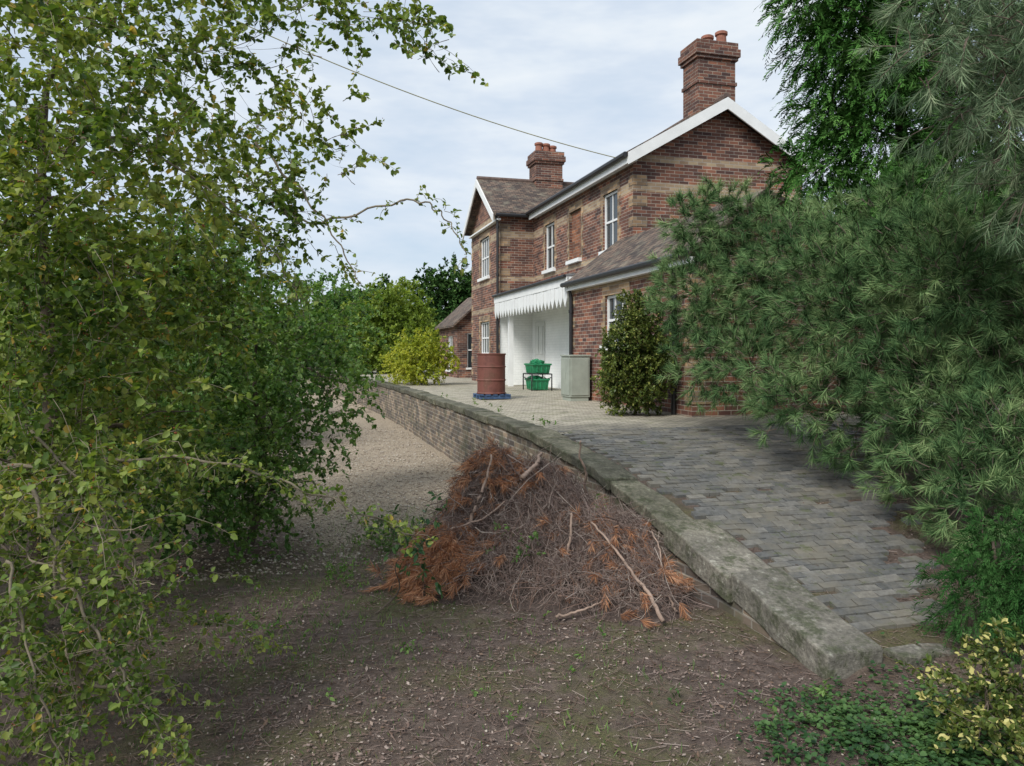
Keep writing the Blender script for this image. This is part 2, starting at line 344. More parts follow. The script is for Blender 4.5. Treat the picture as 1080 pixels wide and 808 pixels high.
sp=N(nt,'ShaderNodeSeparateXYZ'); L(nt,v,sp.inputs[0]); n1=noise(nt,v,.9,6,.65)
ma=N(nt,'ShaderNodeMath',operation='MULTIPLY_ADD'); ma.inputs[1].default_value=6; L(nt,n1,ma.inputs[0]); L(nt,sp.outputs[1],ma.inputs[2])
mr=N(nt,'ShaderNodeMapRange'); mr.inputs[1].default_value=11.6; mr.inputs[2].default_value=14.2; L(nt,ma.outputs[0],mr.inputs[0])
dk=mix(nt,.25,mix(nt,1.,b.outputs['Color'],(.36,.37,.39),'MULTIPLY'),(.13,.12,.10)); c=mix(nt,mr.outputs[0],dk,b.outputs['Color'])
n2=noise(nt,v,3.5,8,.75); c=mix(nt,1.,c,ramp(nt,n2,[(.3,(.55,.55,.53)),(.65,(1.15,1.15,1.12))]),'MULTIPLY')
n5=noise(nt,v,1.7,8,.8); c=mix(nt,ramp(nt,n5,[(.53,(0,0,0)),(.64,(.7,.7,.7))]),c,(.14,.15,.07))
iv=N(nt,'ShaderNodeMath',operation='SUBTRACT'); iv.inputs[0].default_value=1; L(nt,b.outputs['Fac'],iv.inputs[1])
principled(nt,o,c,.85,bump(nt,iv.outputs[0],.6,.01)); M['paving']=m
m,nt,o=newmat('soil'); v=objc(nt); n1=noise(nt,v,.9,8,.7); n2=noise(nt,v,9,8,.75); n3=noise(nt,v,60,4,.7)
vo=N(nt,'ShaderNodeTexVoronoi'); vo.inputs['Scale'].default_value=45; L(nt,v,vo.inputs['Vector'])
c=ramp(nt,n2,[(.3,(.055,.039,.031)),(.5,(.135,.098,.08)),(.7,(.245,.185,.155))])
c=mix(nt,ramp(nt,n1,[(.47,(0,0,0)),(.60,(.85,.85,.85))]),c,mix(nt,1.,ramp(nt,n3,[(.3,(.5,.5,.5)),(.7,(1.5,1.5,1.5))]),(.12,.115,.045),'MULTIPLY'))
sepc=N(nt,'ShaderNodeSeparateXYZ'); L(nt,v,sepc.inputs[0])
ma=N(nt,'ShaderNodeMath',operation='MULTIPLY_ADD'); ma.inputs[1].default_value=5; L(nt,n1,ma.inputs[0]); L(nt,sepc.outputs[1],ma.inputs[2])
mr=N(nt,'ShaderNodeMapRange'); mr.inputs[1].default_value=9.8; mr.inputs[2].default_value=11.6; L(nt,ma.outputs[0],mr.inputs[0])
less=N(nt,'ShaderNodeMapRange'); less.inputs[1].default_value=-.5; less.inputs[2].default_value=.4; L(nt,sepc.outputs[0],less.inputs[0])
less2=N(nt,'ShaderNodeMapRange'); less2.inputs[1].default_value=3.4; less2.inputs[2].default_value=3.0; L(nt,sepc.outputs[0],less2.inputs[0])
mu=N(nt,'ShaderNodeMath',operation='MULTIPLY'); L(nt,mr.outputs[0],mu.inputs[0]); L(nt,less.outputs[0],mu.inputs[1])
mu2=N(nt,'ShaderNodeMath',operation='MULTIPLY'); L(nt,mu.outputs[0],mu2.inputs[0]); L(nt,less2.outputs[0],mu2.inputs[1])
gr=mix(nt,.8,ramp(nt,vo.outputs['Distance'],[(.1,(.66,.57,.45)),(.6,(.34,.28,.21))]),ramp(nt,n2,[(.3,(.6,.58,.55)),(.7,(1.2,1.15,1.1))]),'MULTIPLY')
c=mix(nt,mu2.outputs[0],c,gr)
far=N(nt,'ShaderNodeMapRange'); far.inputs[1].default_value=45; far.inputs[2].default_value=70; L(nt,sepc.outputs[1],far.inputs[0]); c=mix(nt,far.outputs[0],c,(.08,.12,.03))
ad=N(nt,'ShaderNodeMath',operation='ADD'); L(nt,n2,ad.inputs[0]); L(nt,n3,ad.inputs[1])
principled(nt,o,c,.95,bump(nt,ad.outputs[0],.9,.035)); M['soil']=m

# ================================================================= TERRAIN
vk=[-600,3.7,4.15,4.6,5.57,6.44,7.65,9.4,700]; zk=[0,0,.10,.18,.38,.62,.90,1.1,1.1]
uk_v=[-600,4.15,5.57,6.44,7.65,9.4,20,26,33,60,600]; uk=[3.26,3.26,3.26,3.16,3.0,2.86,2.8,2.62,2.15,.6,.6]
def zt(v): return np.interp(v,vk,zk)
def ue(v): return np.interp(v,uk_v,uk)
def n2d(x,y): return (np.sin(x*2.1+1.3*np.sin(y*1.7))*np.cos(y*2.4+.9*np.sin(x*2.9))+.5*np.sin(x*5.3+y*3.1)*np.sin(y*6.1-x*2.2)+.3*np.sin(x*12.1+2*np.sin(y*9))*np.sin(y*11.3+x*4))
s=np.concatenate([[-600,-200,-80,-40,-20,-14],np.arange(-10,-6,.4),np.arange(-6,.1,.09),[.16,.3,.36],np.arange(.45,4,.12),[4.5,5.5,7,9,12,20,40,90,200,600]])
vv=np.concatenate([[-300,-60,-20,-6,-2,0,1],np.arange(1.5,12,.09),np.arange(12,30,.5),[33,37,42,50,60,80,120,200,350,600]])
SS,VV=np.meshgrid(s,vv,indexing='ij'); UU=ue(VV)+SS
def zg(U,V):
    sd=U-ue(V); top=np.maximum(zt(V)-.045,0)
    k=np.clip((sd-.2)/.08,0,1); return top*k+.022*n2d(U,V)*np.where(k>0,.25,1)
ZZ=zg(UU,VV)
ni,nj=UU.shape; idx=np.arange(ni*nj).reshape(ni,nj)
F=np.stack([idx[:-1,:-1],idx[1:,:-1],idx[1:,1:],idx[:-1,1:]],-1).reshape(-1,4)
g=bigmesh('ground',np.stack([UU,VV,ZZ],-1),[F],M['soil'],smooth=True); g.rotation_euler[2]=A
def G(x,y):
    u=x*CA+y*SA; v=y*CA-x*SA; return zg(u,v)

# ---- platform
plat=empty('station_platform',True)
vs=np.concatenate([np.arange(4.15,10,.25),np.arange(10,60,1.0)])
b=MB()
for a,c in zip(vs[:-1],vs[1:]):
    b.poly([(ue(c)+.05,c,-.1),(ue(a)+.05,a,-.1),(ue(a)+.05,a,zt(a)-.1),(ue(c)+.05,c,zt(c)-.1)])
b.make('brick_face',M['platbrick'],plat)
b=MB()
vs2=np.concatenate([[9.2,9.4],np.arange(10,60,1.0)])
for a,c in zip(vs2[:-1],vs2[1:]):
    w=9.5
    b.poly([(ue(a)+.30,a,zt(a)-.02),(ue(a)+w,a,zt(a)-.02),(ue(c)+w,c,zt(c)-.02),(ue(c)+.30,c,zt(c)-.02)])
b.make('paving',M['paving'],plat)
b=MB(); v=4.15; ns=0
while v<50:
    ln=1.15 if ns==0 else (.95 if ns==1 else float(rng.uniform(.8,1.05)))
    a,c=v,v+ln-.012
    dz=float(rng.uniform(-.012,.008)); du=float(rng.uniform(-.015,.015)); tt=float(rng.uniform(-.012,.008))
    wd=.46 if v<6 else .34
    th=.22 if v<6 else .12
    if ns==0: dz+=.05
    if ns==1: dz+=.02
    seg=6 if v<12 else 2
    qs=np.linspace(a,c,seg+1); j0=rng.uniform(-.012,.012,seg+1); j1=rng.uniform(-.02,.02,seg+1); jz=rng.uniform(-.006,.006,(seg+1,2))
    i=len(b.v)
    for k,q in enumerate(qs):
        uo=float(ue(q))+du+float(j0[k]); ui=float(ue(q))+wd+float(j1[k]); z=float(zt(q))+dz
        b.v+=[(uo+.012,q,z-th),(uo,q,z+float(jz[k,0])),((uo+ui)/2,q,z+tt/2+float(jz[k,1])+.006),(ui,q,z+tt+float(jz[k,0])),(ui,q,z-th)]
    for k in range(seg):
        p=i+k*5
        for e in range(4): b.f.append((p+e,p+5+e,p+6+e,p+1+e)); b.m.append(0)
        b.f.append((p+4,p+9,p+5,p)); b.m.append(0)
    b.f.append((i,i+1,i+2,i+3,i+4)); b.m.append(0); e=i+seg*5; b.f.append((e+4,e+3,e+2,e+1,e)); b.m.append(0)
    v+=ln; ns+=1
b.box(3.80,4.05,4.08,4.26,-.05,.12,0,.02); b.box(4.1,4.3,4.12,4.3,-.05,.1,0,.03)
b.make('coping_stones',M['stone'],plat,bevel=.015)
b=MB(); r=0; v=4.5; PW,PH=.19,.092
while v<9.32:
    wd=.46 if v<6 else .34
    u=float(ue(v))+wd+.04+(PW/2 if r%2 else 0)+float(rng.uniform(-.01,.01))
    lim=float(ue(v))+1.2+.75*(v-4.5)+.12*math.sin(r*1.7)
    while u<min(lim,7.4):
        dz=float(rng.uniform(-.006,.005)); e=(lim-u)
        if rng.random()>(.02 if e>.4 else .3):
            sl=(float(zt(v+PH-.008))-float(zt(v))); tx,ty=rng.uniform(-.004,.004,2)
            P=[]
            for zz in (-.06,0):
                for q,s_,a_ in ((v,0,-ty),(v+PH-.008,sl,ty)):
                    for uu,b_ in ((u,-tx),(u+PW-.008,tx)): P.append((uu+float(rng.uniform(-.003,.003)),q,float(zt(v))+s_+zz+dz-.015+a_+b_))
            b.hexa(P)
        u+=PW
    v+=PH; r+=1
b.make('ramp_pavers',M['paver'],plat)

# ================================================================= STATION HOUSE
house=empty('brick_station_house',True)
def wall(b,axis,c,a0,a1,z0,z1,ops,inw,m=0,dep=.11):
    A_=sorted({a0,a1}|{x for o in ops for x in o[:2]}); Z_=sorted({z0,z1}|{x for o in ops for x in o[2:4]})
    pt=(lambda a,z,d=0:(c+inw*d,a,z)) if axis=='u' else (lambda a,z,d=0:(a,c+inw*d,z))
    for i in range(len(A_)-1):
        for j in range(len(Z_)-1):
            am=(A_[i]+A_[i+1])/2; zm=(Z_[j]+Z_[j+1])/2
            if any(o[0]<am<o[1] and o[2]<zm<o[3] for o in ops): continue
            b.poly([pt(A_[i],Z_[j]),pt(A_[i+1],Z_[j]),pt(A_[i+1],Z_[j+1]),pt(A_[i],Z_[j+1])],m)
    for o in ops:
        l,r,bt,tp=o
        for p,q in (((l,bt),(l,tp)),((r,bt),(r,tp)),((l,tp),(r,tp)),((l,bt),(r,bt))):
            b.poly([pt(*p),pt(*q),pt(*q,dep),pt(*p,dep)],m)
ZP=1.05
up=[(16.45,17.35,4.58,5.95),(21.0,21.9,4.58,5.95)]
wing=[(24.45,25.75,4.66,6.0),(24.45,25.75,2.05,3.15)]
lean=[(13.25,14.35,2.25,3.25)]
b=MB()
wall(b,'u',7.2,15.6,23.1,3.9,6.54,up+[(18.85,19.75,4.62,5.95)],1)
wall(b,'v',15.6,7.2,11.6,ZP,6.54,[],1)
b.poly([(7.2,15.6,6.54),(11.6,15.6,6.54),(9.4,15.6,7.79)])
wall(b,'u',11.6,15.6,27.1,ZP,6.54,[],-1); wall(b,'v',27.1,6.09,11.6,ZP,6.54,[],-1)
wall(b,'u',6.09,23.1,27.1,ZP,6.5,wing,1); b.poly([(6.09,23.1,6.5),(6.09,27.1,6.5),(6.09,25.1,7.86)])
wall(b,'v',23.1,6.09,7.2,3.9,6.5,[],1)
b.make('main_walls',M['brick'],house)
b=MB()
wall(b,'u',6.0,10.8,16.3,ZP,3.7,lean,1); wall(b,'v',10.8,6.0,7.2,ZP,3.7,[],1); b.poly([(6,10.8,3.7),(7.2,10.8,3.7),(7.2,10.8,4.6)]);wall(b,'v',16.3,6.0,7.2,ZP,3.7,[],-1); b.poly([(6,16.3,3.7),(7.2,16.3,3.7),(7.2,16.3,4.6)])
wall(b,'v',10.8,7.2,10.2,ZP,3.7,[],1); b.poly([(7.2,10.8,3.7),(10.2,10.8,3.7),(7.2,10.8,4.6)]); wall(b,'u',10.2,10.8,15.6,ZP,3.7,[],-1)
b.make('lean_to_walls',M['brick'],house)
b=MB()
b.box(7.27,7.34,18.86,19.74,4.63,5.94)
b.make('blind_panel',M['orange'],house)
b=MB()
def quoin(uc,vc,su,sv,z0,z1):
    z=z0;k=0
    while z<z1-.1:
        h=.232; l1,l2=(.34,.22) if k%2 else (.22,.34); h2=min(z+h,z1)
        if k%2:
            b.box(*sorted((uc-su*.012,uc+su*l1)),*sorted((vc-sv*.012,vc+sv*l2)),z,h2-.002)
        z+=h;k+=1
quoin(7.2,15.6,1,1,4.7,6.4); quoin(6.09,23.1,1,1,ZP,6.3); quoin(6.09,27.1,1,-1,ZP,6.3); quoin(6.0,16.3,1,-1,ZP,3.4); quoin(6,10.8,1,1,ZP,3.4)
def surround(c,v0,v1,z0,z1):
    b.box(c-.012,c+.05,v0-.12,v1+.12,z1,z1+.2)
    z=z0;k=0
    while z<z1-.05:
        w=.18 if k%2 else .1; h=min(z+.232,z1)-.002
        b.box(c-.01,c+.02,v0-w,v0,z,h); b.box(c-.01,c+.02,v1,v1+w,z,h); z+=.232;k+=1
for v0,v1,z0,z1 in up+[(18.85,19.75,4.62,5.95)]: surround(7.2,v0,v1,z0,z1)
for v0,v1,z0,z1 in wing: surround(6.09,v0,v1,z0,z1)
for v0,v1,z0,z1 in lean: surround(6.0,v0,v1,z0,z1)
b.make('buff_quoins_and_surrounds',M['buff'],house)
b=MB()
def window(c,v0,v1,z0,z1,inw=1,n=1,bars=1):
    f=.055; c0=c+.05*inw;c1=c+.11*inw; lo,hi=min(c0,c1),max(c0,c1)
    b.box(lo,hi,v0,v0+f,z0,z1);b.box(lo,hi,v1-f,v1,z0,z1);b.box(lo-.002,hi,v0+f,v1-f,z1-f,z1);b.box(lo-.002,hi,v0+f,v1-f,z0,z0+f)
    zm=(z0+z1)/2; b.box(lo+.004,hi-.01,v0+f,v1-f,zm-.025,zm+.025)
    for k in range(1,n+1):
        vm=v0+(v1-v0)*k/(n+1); w=.012
        b.box(lo+.01,hi-.015,vm-w,vm+w,z0+f,zm-.025);b.box(lo+.01,hi-.015,vm-w,vm+w,zm+.025,z1-f)
    b.box(c-.09,c+.1,v0-.08,v1+.08,z0-.1,z0-.003)
    b.box(c+.085,c+.09,v0+f,v1-f,z0+f,z1-f,1)
for w in up: window(7.2,*w)
for w in wing: window(6.09,*w,n=3)
for w in lean: window(6.0,*w,n=2)
b.box(7.1,7.3,18.8,19.8,4.52,4.617)
b.make('windows',[M['white'],M['glass']],house)
b=MB(); t=(0,0,.09)
b.slab([(6.95,15.32,6.44),(9.4,15.32,7.86),(9.4,27.35,7.86),(6.95,27.35,6.44)],t)
b.slab([(11.85,15.32,6.44),(11.85,27.35,6.44),(9.4,27.35,7.86),(9.4,15.32,7.86)],t)
b.make('main_roof',M['tile'],house)
b=MB()
b.slab([(5.82,22.85,6.40),(9.4,22.85,6.40),(9.4,25.1,7.93),(5.82,25.1,7.93)],t); b.slab([(5.82,27.35,6.40),(5.82,25.1,7.93),(9.4,25.1,7.93),(9.4,27.35,6.40)],t)
b.make('wing_roof',M['tile'],house)
b=MB()
b.slab([(5.84,10.6,3.62),(7.2,10.6,4.66),(7.2,16.45,4.66),(5.84,16.45,3.62)],(0,0,.07)); b.slab([(7.203,10.6,4.66),(10.4,10.6,3.55),(10.4,15.59,3.55),(7.203,15.59,4.66)],(0,0,.07))
b.make('lean_to_roof',M['tile'],house)
b=MB()
for k in range(26):
    v=15.32+k*.46; b.tube([(9.4,v,7.93),(9.4,v+.45,7.93)],.1,8)
for k in range(8):
    u=5.82+k*.44; b.tube([(u,25.1,8.0),(u+.43,25.1,8.0)],.1,8)
b.make('ridge_tiles',M['ridge'],house)
b=MB()
def barge_v(v,ul,ur,zl,um,zm,h=.24):
    b.slab([(ul,v,zl-h),(um,v,zm-h),(um,v,zm+.03),(ul,v,zl+.03)],(0,-.04,0)); b.slab([(um,v,zm-h),(ur,v,zl-h),(ur,v,zl+.03),(um,v,zm+.03)],(0,-.04,0))
barge_v(15.32,6.95,11.85,6.47,9.4,7.89)
u=5.82
b.slab([(u,22.85,6.20),(u,25.1,7.73),(u,25.1,7.98),(u,22.85,6.43)],(-.04,0,0)); b.slab([(u,25.1,7.73),(u,27.35,6.20),(u,27.35,6.43),(u,25.1,7.98)],(-.04,0,0))
b.box(6.98,7.19,15.36,22.8,6.33,6.40); b.box(6.96,7.0,15.36,22.8,6.27,6.43)
b.box(5.95,6.08,22.9,27.0,6.25,6.3)
b.box(5.86,5.99,10.62,16.4,3.5,3.6)
b.box(5.9,5.94,16.32,23.08,3.64,3.84); b.box(5.9,7.18,16.32,16.36,3.5,3.84)
b.box(6.12,6.26,22.1,22.24,ZP,3.7); b.box(6.12,6.26,19.2,19.3,3.5,3.7)
b.make('white_bargeboards_and_fascia',M['white'],house)
b=MB()
v=16.38
while v<22.9:
    w=.29; pts=[(v+.014,3.636),(v+w-.014,3.636),(v+w-.014,3.36),(v+w*.8,3.28),(v+w*.5,3.15),(v+w*.2,3.28),(v+.014,3.36)]
    dd=float(rng.uniform(-.006,.006)); b.poly([(5.91+dd,a,z) for a,z in pts]); b.poly([(5.935+dd,a,z) for a,z in pts][::-1])
    n=len(pts)
    for k in range(n):
        p,q=pts[k],pts[(k+1)%n]; b.poly([(5.91+dd,*p),(5.91+dd,*q),(5.935+dd,*q),(5.935+dd,*p)])
    v+=w
b.make('canopy_valance',M['white'],house)
b=MB(); b.slab([(5.86,16.46,3.85),(7.2,16.46,4.02),(7.2,23.09,4.02),(5.86,23.09,3.85)],(0,0,.05)); b.make('canopy_roof',simple('lead_roof',(.18,.18,.18),.6),house)
b=MB(); b.box(7.14,7.2,16.3,23.1,ZP,3.95); b.box(6.1,7.14,23.04,23.1,ZP,3.95); b.box(6.0,7.14,16.302,16.34,ZP,3.75); b.box(5.98,7.13,16.5,23.0,3.78,3.80); b.make('white_shelter_walls',M['whitewall'],house)
b=MB()
b.box(7.09,7.137,21.7,22.6,ZP,3.05)
for z0,z1 in ((1.25,1.9),(2.05,2.9)):
    for v0 in (21.78,22.2): b.box(7.07,7.09,v0,v0+.32,z0,z1)
b.make('shelter_door',simple('grey_white_paint',(.62,.64,.62),.5,.1),house,bevel=.006)
b=MB()
b.tube([(6.9,15.35,6.46),(6.9,22.8,6.46)],.06,8); b.tube([(5.80,10.6,3.64),(5.80,16.4,3.64)],.055,8); b.tube([(5.86,16.4,3.86),(5.86,23.05,3.86)],.04,8)
b.tube([(5.9,22.83,6.40),(6.95,22.83,6.40)],.06,8)
for u_,v_,z_ in ((5.97,16.2,3.6),(6.02,22.98,6.4),(5.97,11.3,3.6)):
    b.tube([(u_-.08,v_,z_),(u_-.03,v_,z_-.25),(u_-.03,v_,ZP+.02)],.042,8)
    for z in np.arange(1.5,z_,1.5): b.tube([(u_-.03,v_,z),(u_-.03,v_,z+.07)],.055,8)
b.make('gutters_and_downpipes',M['black'],house)
def chimney(name,u0,u1,v0,v1,zb,ztop,pots):
    b=MB(); b.box(u0,u1,v0,v1,zb,ztop-.42); b.box(u0-.05,u1+.05,v0-.05,v1+.05,ztop-.418,ztop-.34); b.box(u0-.09,u1+.09,v0-.09,v1+.09,ztop-.338,ztop-.16);b.box(u0-.05,u1+.05,v0-.05,v1+.05,ztop-.158,ztop)
    b.box(u0-.03,u1+.03,v0-.03,v1+.03,ztop-1.0,ztop-.92)
    b.make(name,M['brickp'],house)
    b=MB()
    for u,v,h in pots: b.lathe([(.15,0),(.13,.05),(.115,h-.1),(.15,h-.08),(.15,h-.02),(.12,h),(.09,h),(.09,h-.3)],(u,v,ztop),16)
    b.make(name+'_pots',M['terracotta'],house,smooth=False)
chimney('near_chimney_stack',8.9,9.88,15.75,16.45,7.2,9.36,[(9.35,16.1,.26),(9.72,16.1,.4)])
chimney('far_chimney_stack',7.8,8.75,24.7,25.5,7.4,9.0,[(8.02,25.1,.38),(8.28,25.1,.36),(8.52,25.1,.3)])

ob=empty('brick_outbuilding',True)
b=MB()
wall(b,'v',30.0,6.15,8.8,ZP,3.3,[(6.55,7.15,1.5,2.9)],1); wall(b,'u',6.15,30,34,ZP,3.3,[(31.0,32.1,1.4,2.8)],1); b.poly([(6.15,30,3.3),(8.8,30,3.3),(7.48,30,4.5)]); wall(b,'u',8.8,30,34,ZP,3.3,[],-1)
wall(b,'v',34,6.15,8.8,ZP,3.3,[],-1); b.poly([(6.15,34,3.3),(8.8,34,3.3),(7.48,34,4.5)])
b.make('walls',M['brickp'],ob)
b=MB(); b.slab([(5.95,29.8,3.13),(7.48,29.8,4.52),(7.48,34.2,4.52),(5.95,34.2,3.13)],(0,0,.09)); b.slab([(9.0,29.8,3.13),(9.0,34.2,3.13),(7.48,34.2,4.52),(7.48,29.8,4.52)],(0,0,.09)); b.make('roof',M['tile'],ob)
b=MB(); window(6.15,31.0,32.1,1.4,2.8,n=2)
for k in range(3): b.box(6.55+k*.275,6.60+k*.275,30.05,30.1,1.5,2.9)
b.box(6.60,7.10,30.04,30.1,2.85,2.9); b.box(6.60,7.10,30.04,30.1,2.18,2.23); b.box(6.5,7.2,29.95,30.08,1.42,1.498); b.box(6.60,7.10,30.085,30.09,1.5,2.85,1)
b.make('windows',[M['white'],M['glass']],ob)

# ================================================================= OBJECTS ON PLATFORM
dr=empty('oil_drum',True); b=MB()
prof=[(0,.005),(.28,.005),(.295,0),(.30,.012),(.295,.03),(.285,.04),(.285,.28),(.298,.295),(.298,.31),(.285,.325),(.285,.57),(.298,.585),(.298,.60),(.285,.615),(.285,.84),(.297,.86),(.30,.875),(.293,.885),(.28,.875),(.275,.3)]
b.lathe([(r_*1.08,z_) for r_,z_ in prof],(4.08,16.2,1.2),40)
m,nt,o=newmat('rusty_red_drum'); v=objc(nt); n1=noise(nt,v,4,7,.7)
c=ramp(nt,n1,[(.35,(.11,.038,.028)),(.5,(.17,.06,.045)),(.62,(.12,.05,.032)),(.75,(.24,.12,.09))]); principled(nt,o,c,.65,bump(nt,n1,.2,.01))
b.make('drum_body',m,dr)
pa=empty('blue_pallet',True); b=MB(); bl=simple('blue_paint_wood',(.05,.10,.20),.8,.5,10)
for k in range(5): b.box(3.74+k*.15,3.84+k*.15,15.87,16.53,1.172,1.195)
for k in range(3): b.box(3.74,4.44,15.89+k*.27,15.97+k*.27,1.10,1.171)
b.make('slats',bl,pa)
cb=empty('utility_cabinet',True); b=MB(); b.box(5.47,5.92,14.98,15.52,1.16,2.02); b.box(5.45,5.94,14.96,15.54,2.02,2.055); b.box(5.49,5.9,15.0,15.5,1.07,1.16)
b.box(5.455,5.469,15.0,15.245,1.2,1.98); b.box(5.455,5.469,15.255,15.5,1.2,1.98); b.box(5.44,5.455,15.2,15.22,1.55,1.68)
b.box(5.5,5.89,14.965,14.979,1.2,1.98)
b.make('cabinet_body',simple('grey_green_paint',(.31,.34,.29),.7,.15,4),cb,bevel=.008)
# stacked green crates on a low iron stand
cr=empty('stacked_green_crates',True); gm=simple('green_plastic',(.02,.22,.095),.45,.4,14,bs=.4)
def crate(b,uc,vc,z0,hu,hv,h):
    def fr(s,z): return [(uc-hu*s,vc-hv*s,z),(uc+hu*s,vc-hv*s,z),(uc+hu*s,vc+hv*s,z),(uc-hu*s,vc+hv*s,z)]
    R=[fr(.86,z0),fr(.97,z0+h*.84),fr(1.06,z0+h*.84),fr(1.06,z0+h),fr(.98,z0+h),fr(.86,z0+.02)]
    i=len(b.v)
    for r_ in R: b.v+=r_
    for k in range(len(R)-1):
        for j in range(4): b.f.append((i+k*4+j,i+k*4+(j+1)%4,i+(k+1)*4+(j+1)%4,i+(k+1)*4+j)); b.m.append(0)
    b.f.append((i,i+3,i+2,i+1)); b.m.append(0); e=i+(len(R)-1)*4; b.f.append((e,e+1,e+2,e+3)); b.m.append(0)
    for k in (-.5,0,.5): # ribs
        b.box(uc-hu*1.0,uc-hu*.93,vc+k*hv-.015,vc+k*hv+.015,z0+.03,z0+h*.82); b.box(uc+k*hu-.015,uc+k*hu+.015,vc-hv*1.0,vc-hv*.93,z0+.03,z0+h*.82)
b=MB(); crate(b,6.25,19.7,1.10,.24,.34,.30); crate(b,6.27,19.72,1.545,.26,.38,.26)
b.make('crates',gm,cr,bevel=.01)
b=MB()
for u_ in (5.98,6.54):
    for v_ in (19.32,20.12): b.tube([(u_,v_,ZP+.03),(u_,v_,1.53)],.018,6)
    b.tube([(u_,19.32,1.525),(u_,20.12,1.525)],.016,6); b.tube([(u_,19.32,1.44),(u_,19.72,1.38),(u_,20.12,1.44)],.012,6)
for v_ in (19.32,20.12): b.tube([(5.98,v_,1.525),(6.54,v_,1.525)],.016,6)
b.make('iron_stand',M['black'],cr,smooth=True)
for i,(u,v,z,ru,rv,rz) in enumerate(((6.22,19.6,1.80,.19,.22,.12),(6.3,19.9,1.79,.19,.2,.13),(6.2,19.75,1.41,.18,.28,.07))):
    bpy.ops.mesh.primitive_ico_sphere_add(subdivisions=4,radius=1,location=(0,0,0)); o=bpy.context.object; o.name='green_netting_%d'%(i+1)
    for vt in o.data.vertices:
        c=vt.co; k=1+.12*math.sin(7*c.x+i)*math.sin(6*c.y+2*i)+.09*math.sin(15*c.z+9*c.x+i)+.06*math.sin(22*c.y+13*c.x); vt.co=Vector((c.x*ru*k,c.y*rv*k,c.z*rz*k))
    o.data.materials.append(gm); o.location=(u,v,z); o.parent=cr
cu=bpy.data.curves.new('overhead_cable','CURVE'); cu.dimensions='3D'; cu.bevel_depth=.010; sp_=cu.splines.new('POLY'); pts=[]
p0=np.array(S(7.1,15.8,6.45)); p1=np.array((-6.5,14.,8.9))
for k in range(25):
    t=k/24; p=p0*(1-t)+p1*t; p[2]-=.3*4*t*(1-t); pts.append(p)
sp_.points.add(24)
for k,p in enumerate(pts): sp_.points[k].co=(*p,1)
cu.materials.append(simple('cable_sheath',(.32,.31,.17),.6)); link(bpy.data.objects.new('overhead_cable',cu))
# ================================================================= TREES LEFT
haw=empty('hawthorn_tree')
hl=[(-2.45,4,3.7,.65,.6,.8),(-2.5,4,2.75,.6,.6,1.2),(-1.95,4,3.15,.42,.42,1.0),(-2.45,4,1.9,.55,.6,1.2),(-2.6,4.1,1.0,.5,.5,.8),(-2.0,4.2,2.3,.4,.4,1),
 (-2.1,5,4.1,.6,.5,.9),(-1.5,5,4.3,.38,.3,1.1),(-1.05,5,4.3,.3,.26,1.4),(-.68,5,4.25,.24,.26,1.6),(-.45,5,4.05,.12,.14,2),(-1.3,5,3.65,.3,.3,1.2),(-1.9,5,3.2,.5,.5,1.1),(-1.12,5,3.35,.2,.24,1.3),(-1.45,5,2.95,.28,.35,1.2),
 (-3.0,5,4.3,.8,.7,.7),(-3.2,5,3.2,.7),(-2.6,5,4.9,.8,.4,.7),(-1.6,5.2,4.85,.6,.25,.9),(-3.4,6,2.4,.8),(-2.85,6,2.7,.6),(-2.4,6,2.5,.5),(-2.9,6,1.5,.65),(-3.6,5.5,1.3,.7),(-2.4,6,3.6,.45,.4,.9),(-1.0,5.2,4.75,.4,.15,1)]
limbs('trunk_and_limbs',(-3.7,5.7,-.1),(-3.2,5.4,4.0),.075,hl,M['bark'],haw,4)
foliage('crown',hl,M['haw'],M['barkpale'],haw,dens=160,leaf=(.045,.033),per=20,tw=.3,droop=.35,shell=.6,berries=(M['berry'],1200))
sh1=empty('hawthorn_bush')
sl_=[(-2.05,3.6,1.45,.4,.35,.7),(-1.85,3.7,1.0,.3,.3,.55),(-2.1,3.6,.65,.4,.4,.6),(-1.8,3.75,.42,.2,.25,.5),(-2.5,3.7,.6,.5,.6,.7),(-2.4,4.4,.5,.45,.5,.6),(-2.5,3.8,1.2,.4,.5,.8)]
limbs('stems',(-2.4,3.9,-.1),(-2.1,3.7,1.2),.024,sl_,M['barkpale'],sh1,6)
foliage('crown',sl_,M['haw'],M['barkpale'],sh1,dens=190,leaf=(.042,.028),per=17,tw=.32,droop=.5,up=0,shell=.7,berries=(M['berry'],150))
b=MB()
def bez(P,n=14):
    P=[np.array(p,float) for p in P]; out=[]
    for k in range(len(P)-1):
        a,b_,c,d=P[max(k-1,0)],P[k],P[k+1],P[min(k+2,len(P)-1)]
        for t in np.linspace(0,1,n,endpoint=False):
            out.append(.5*((2*b_)+(-a+c)*t+(2*a-5*b_+4*c-d)*t*t+(-a+3*b_-3*c+d)*t**3))
    out.append(P[-1]); return out
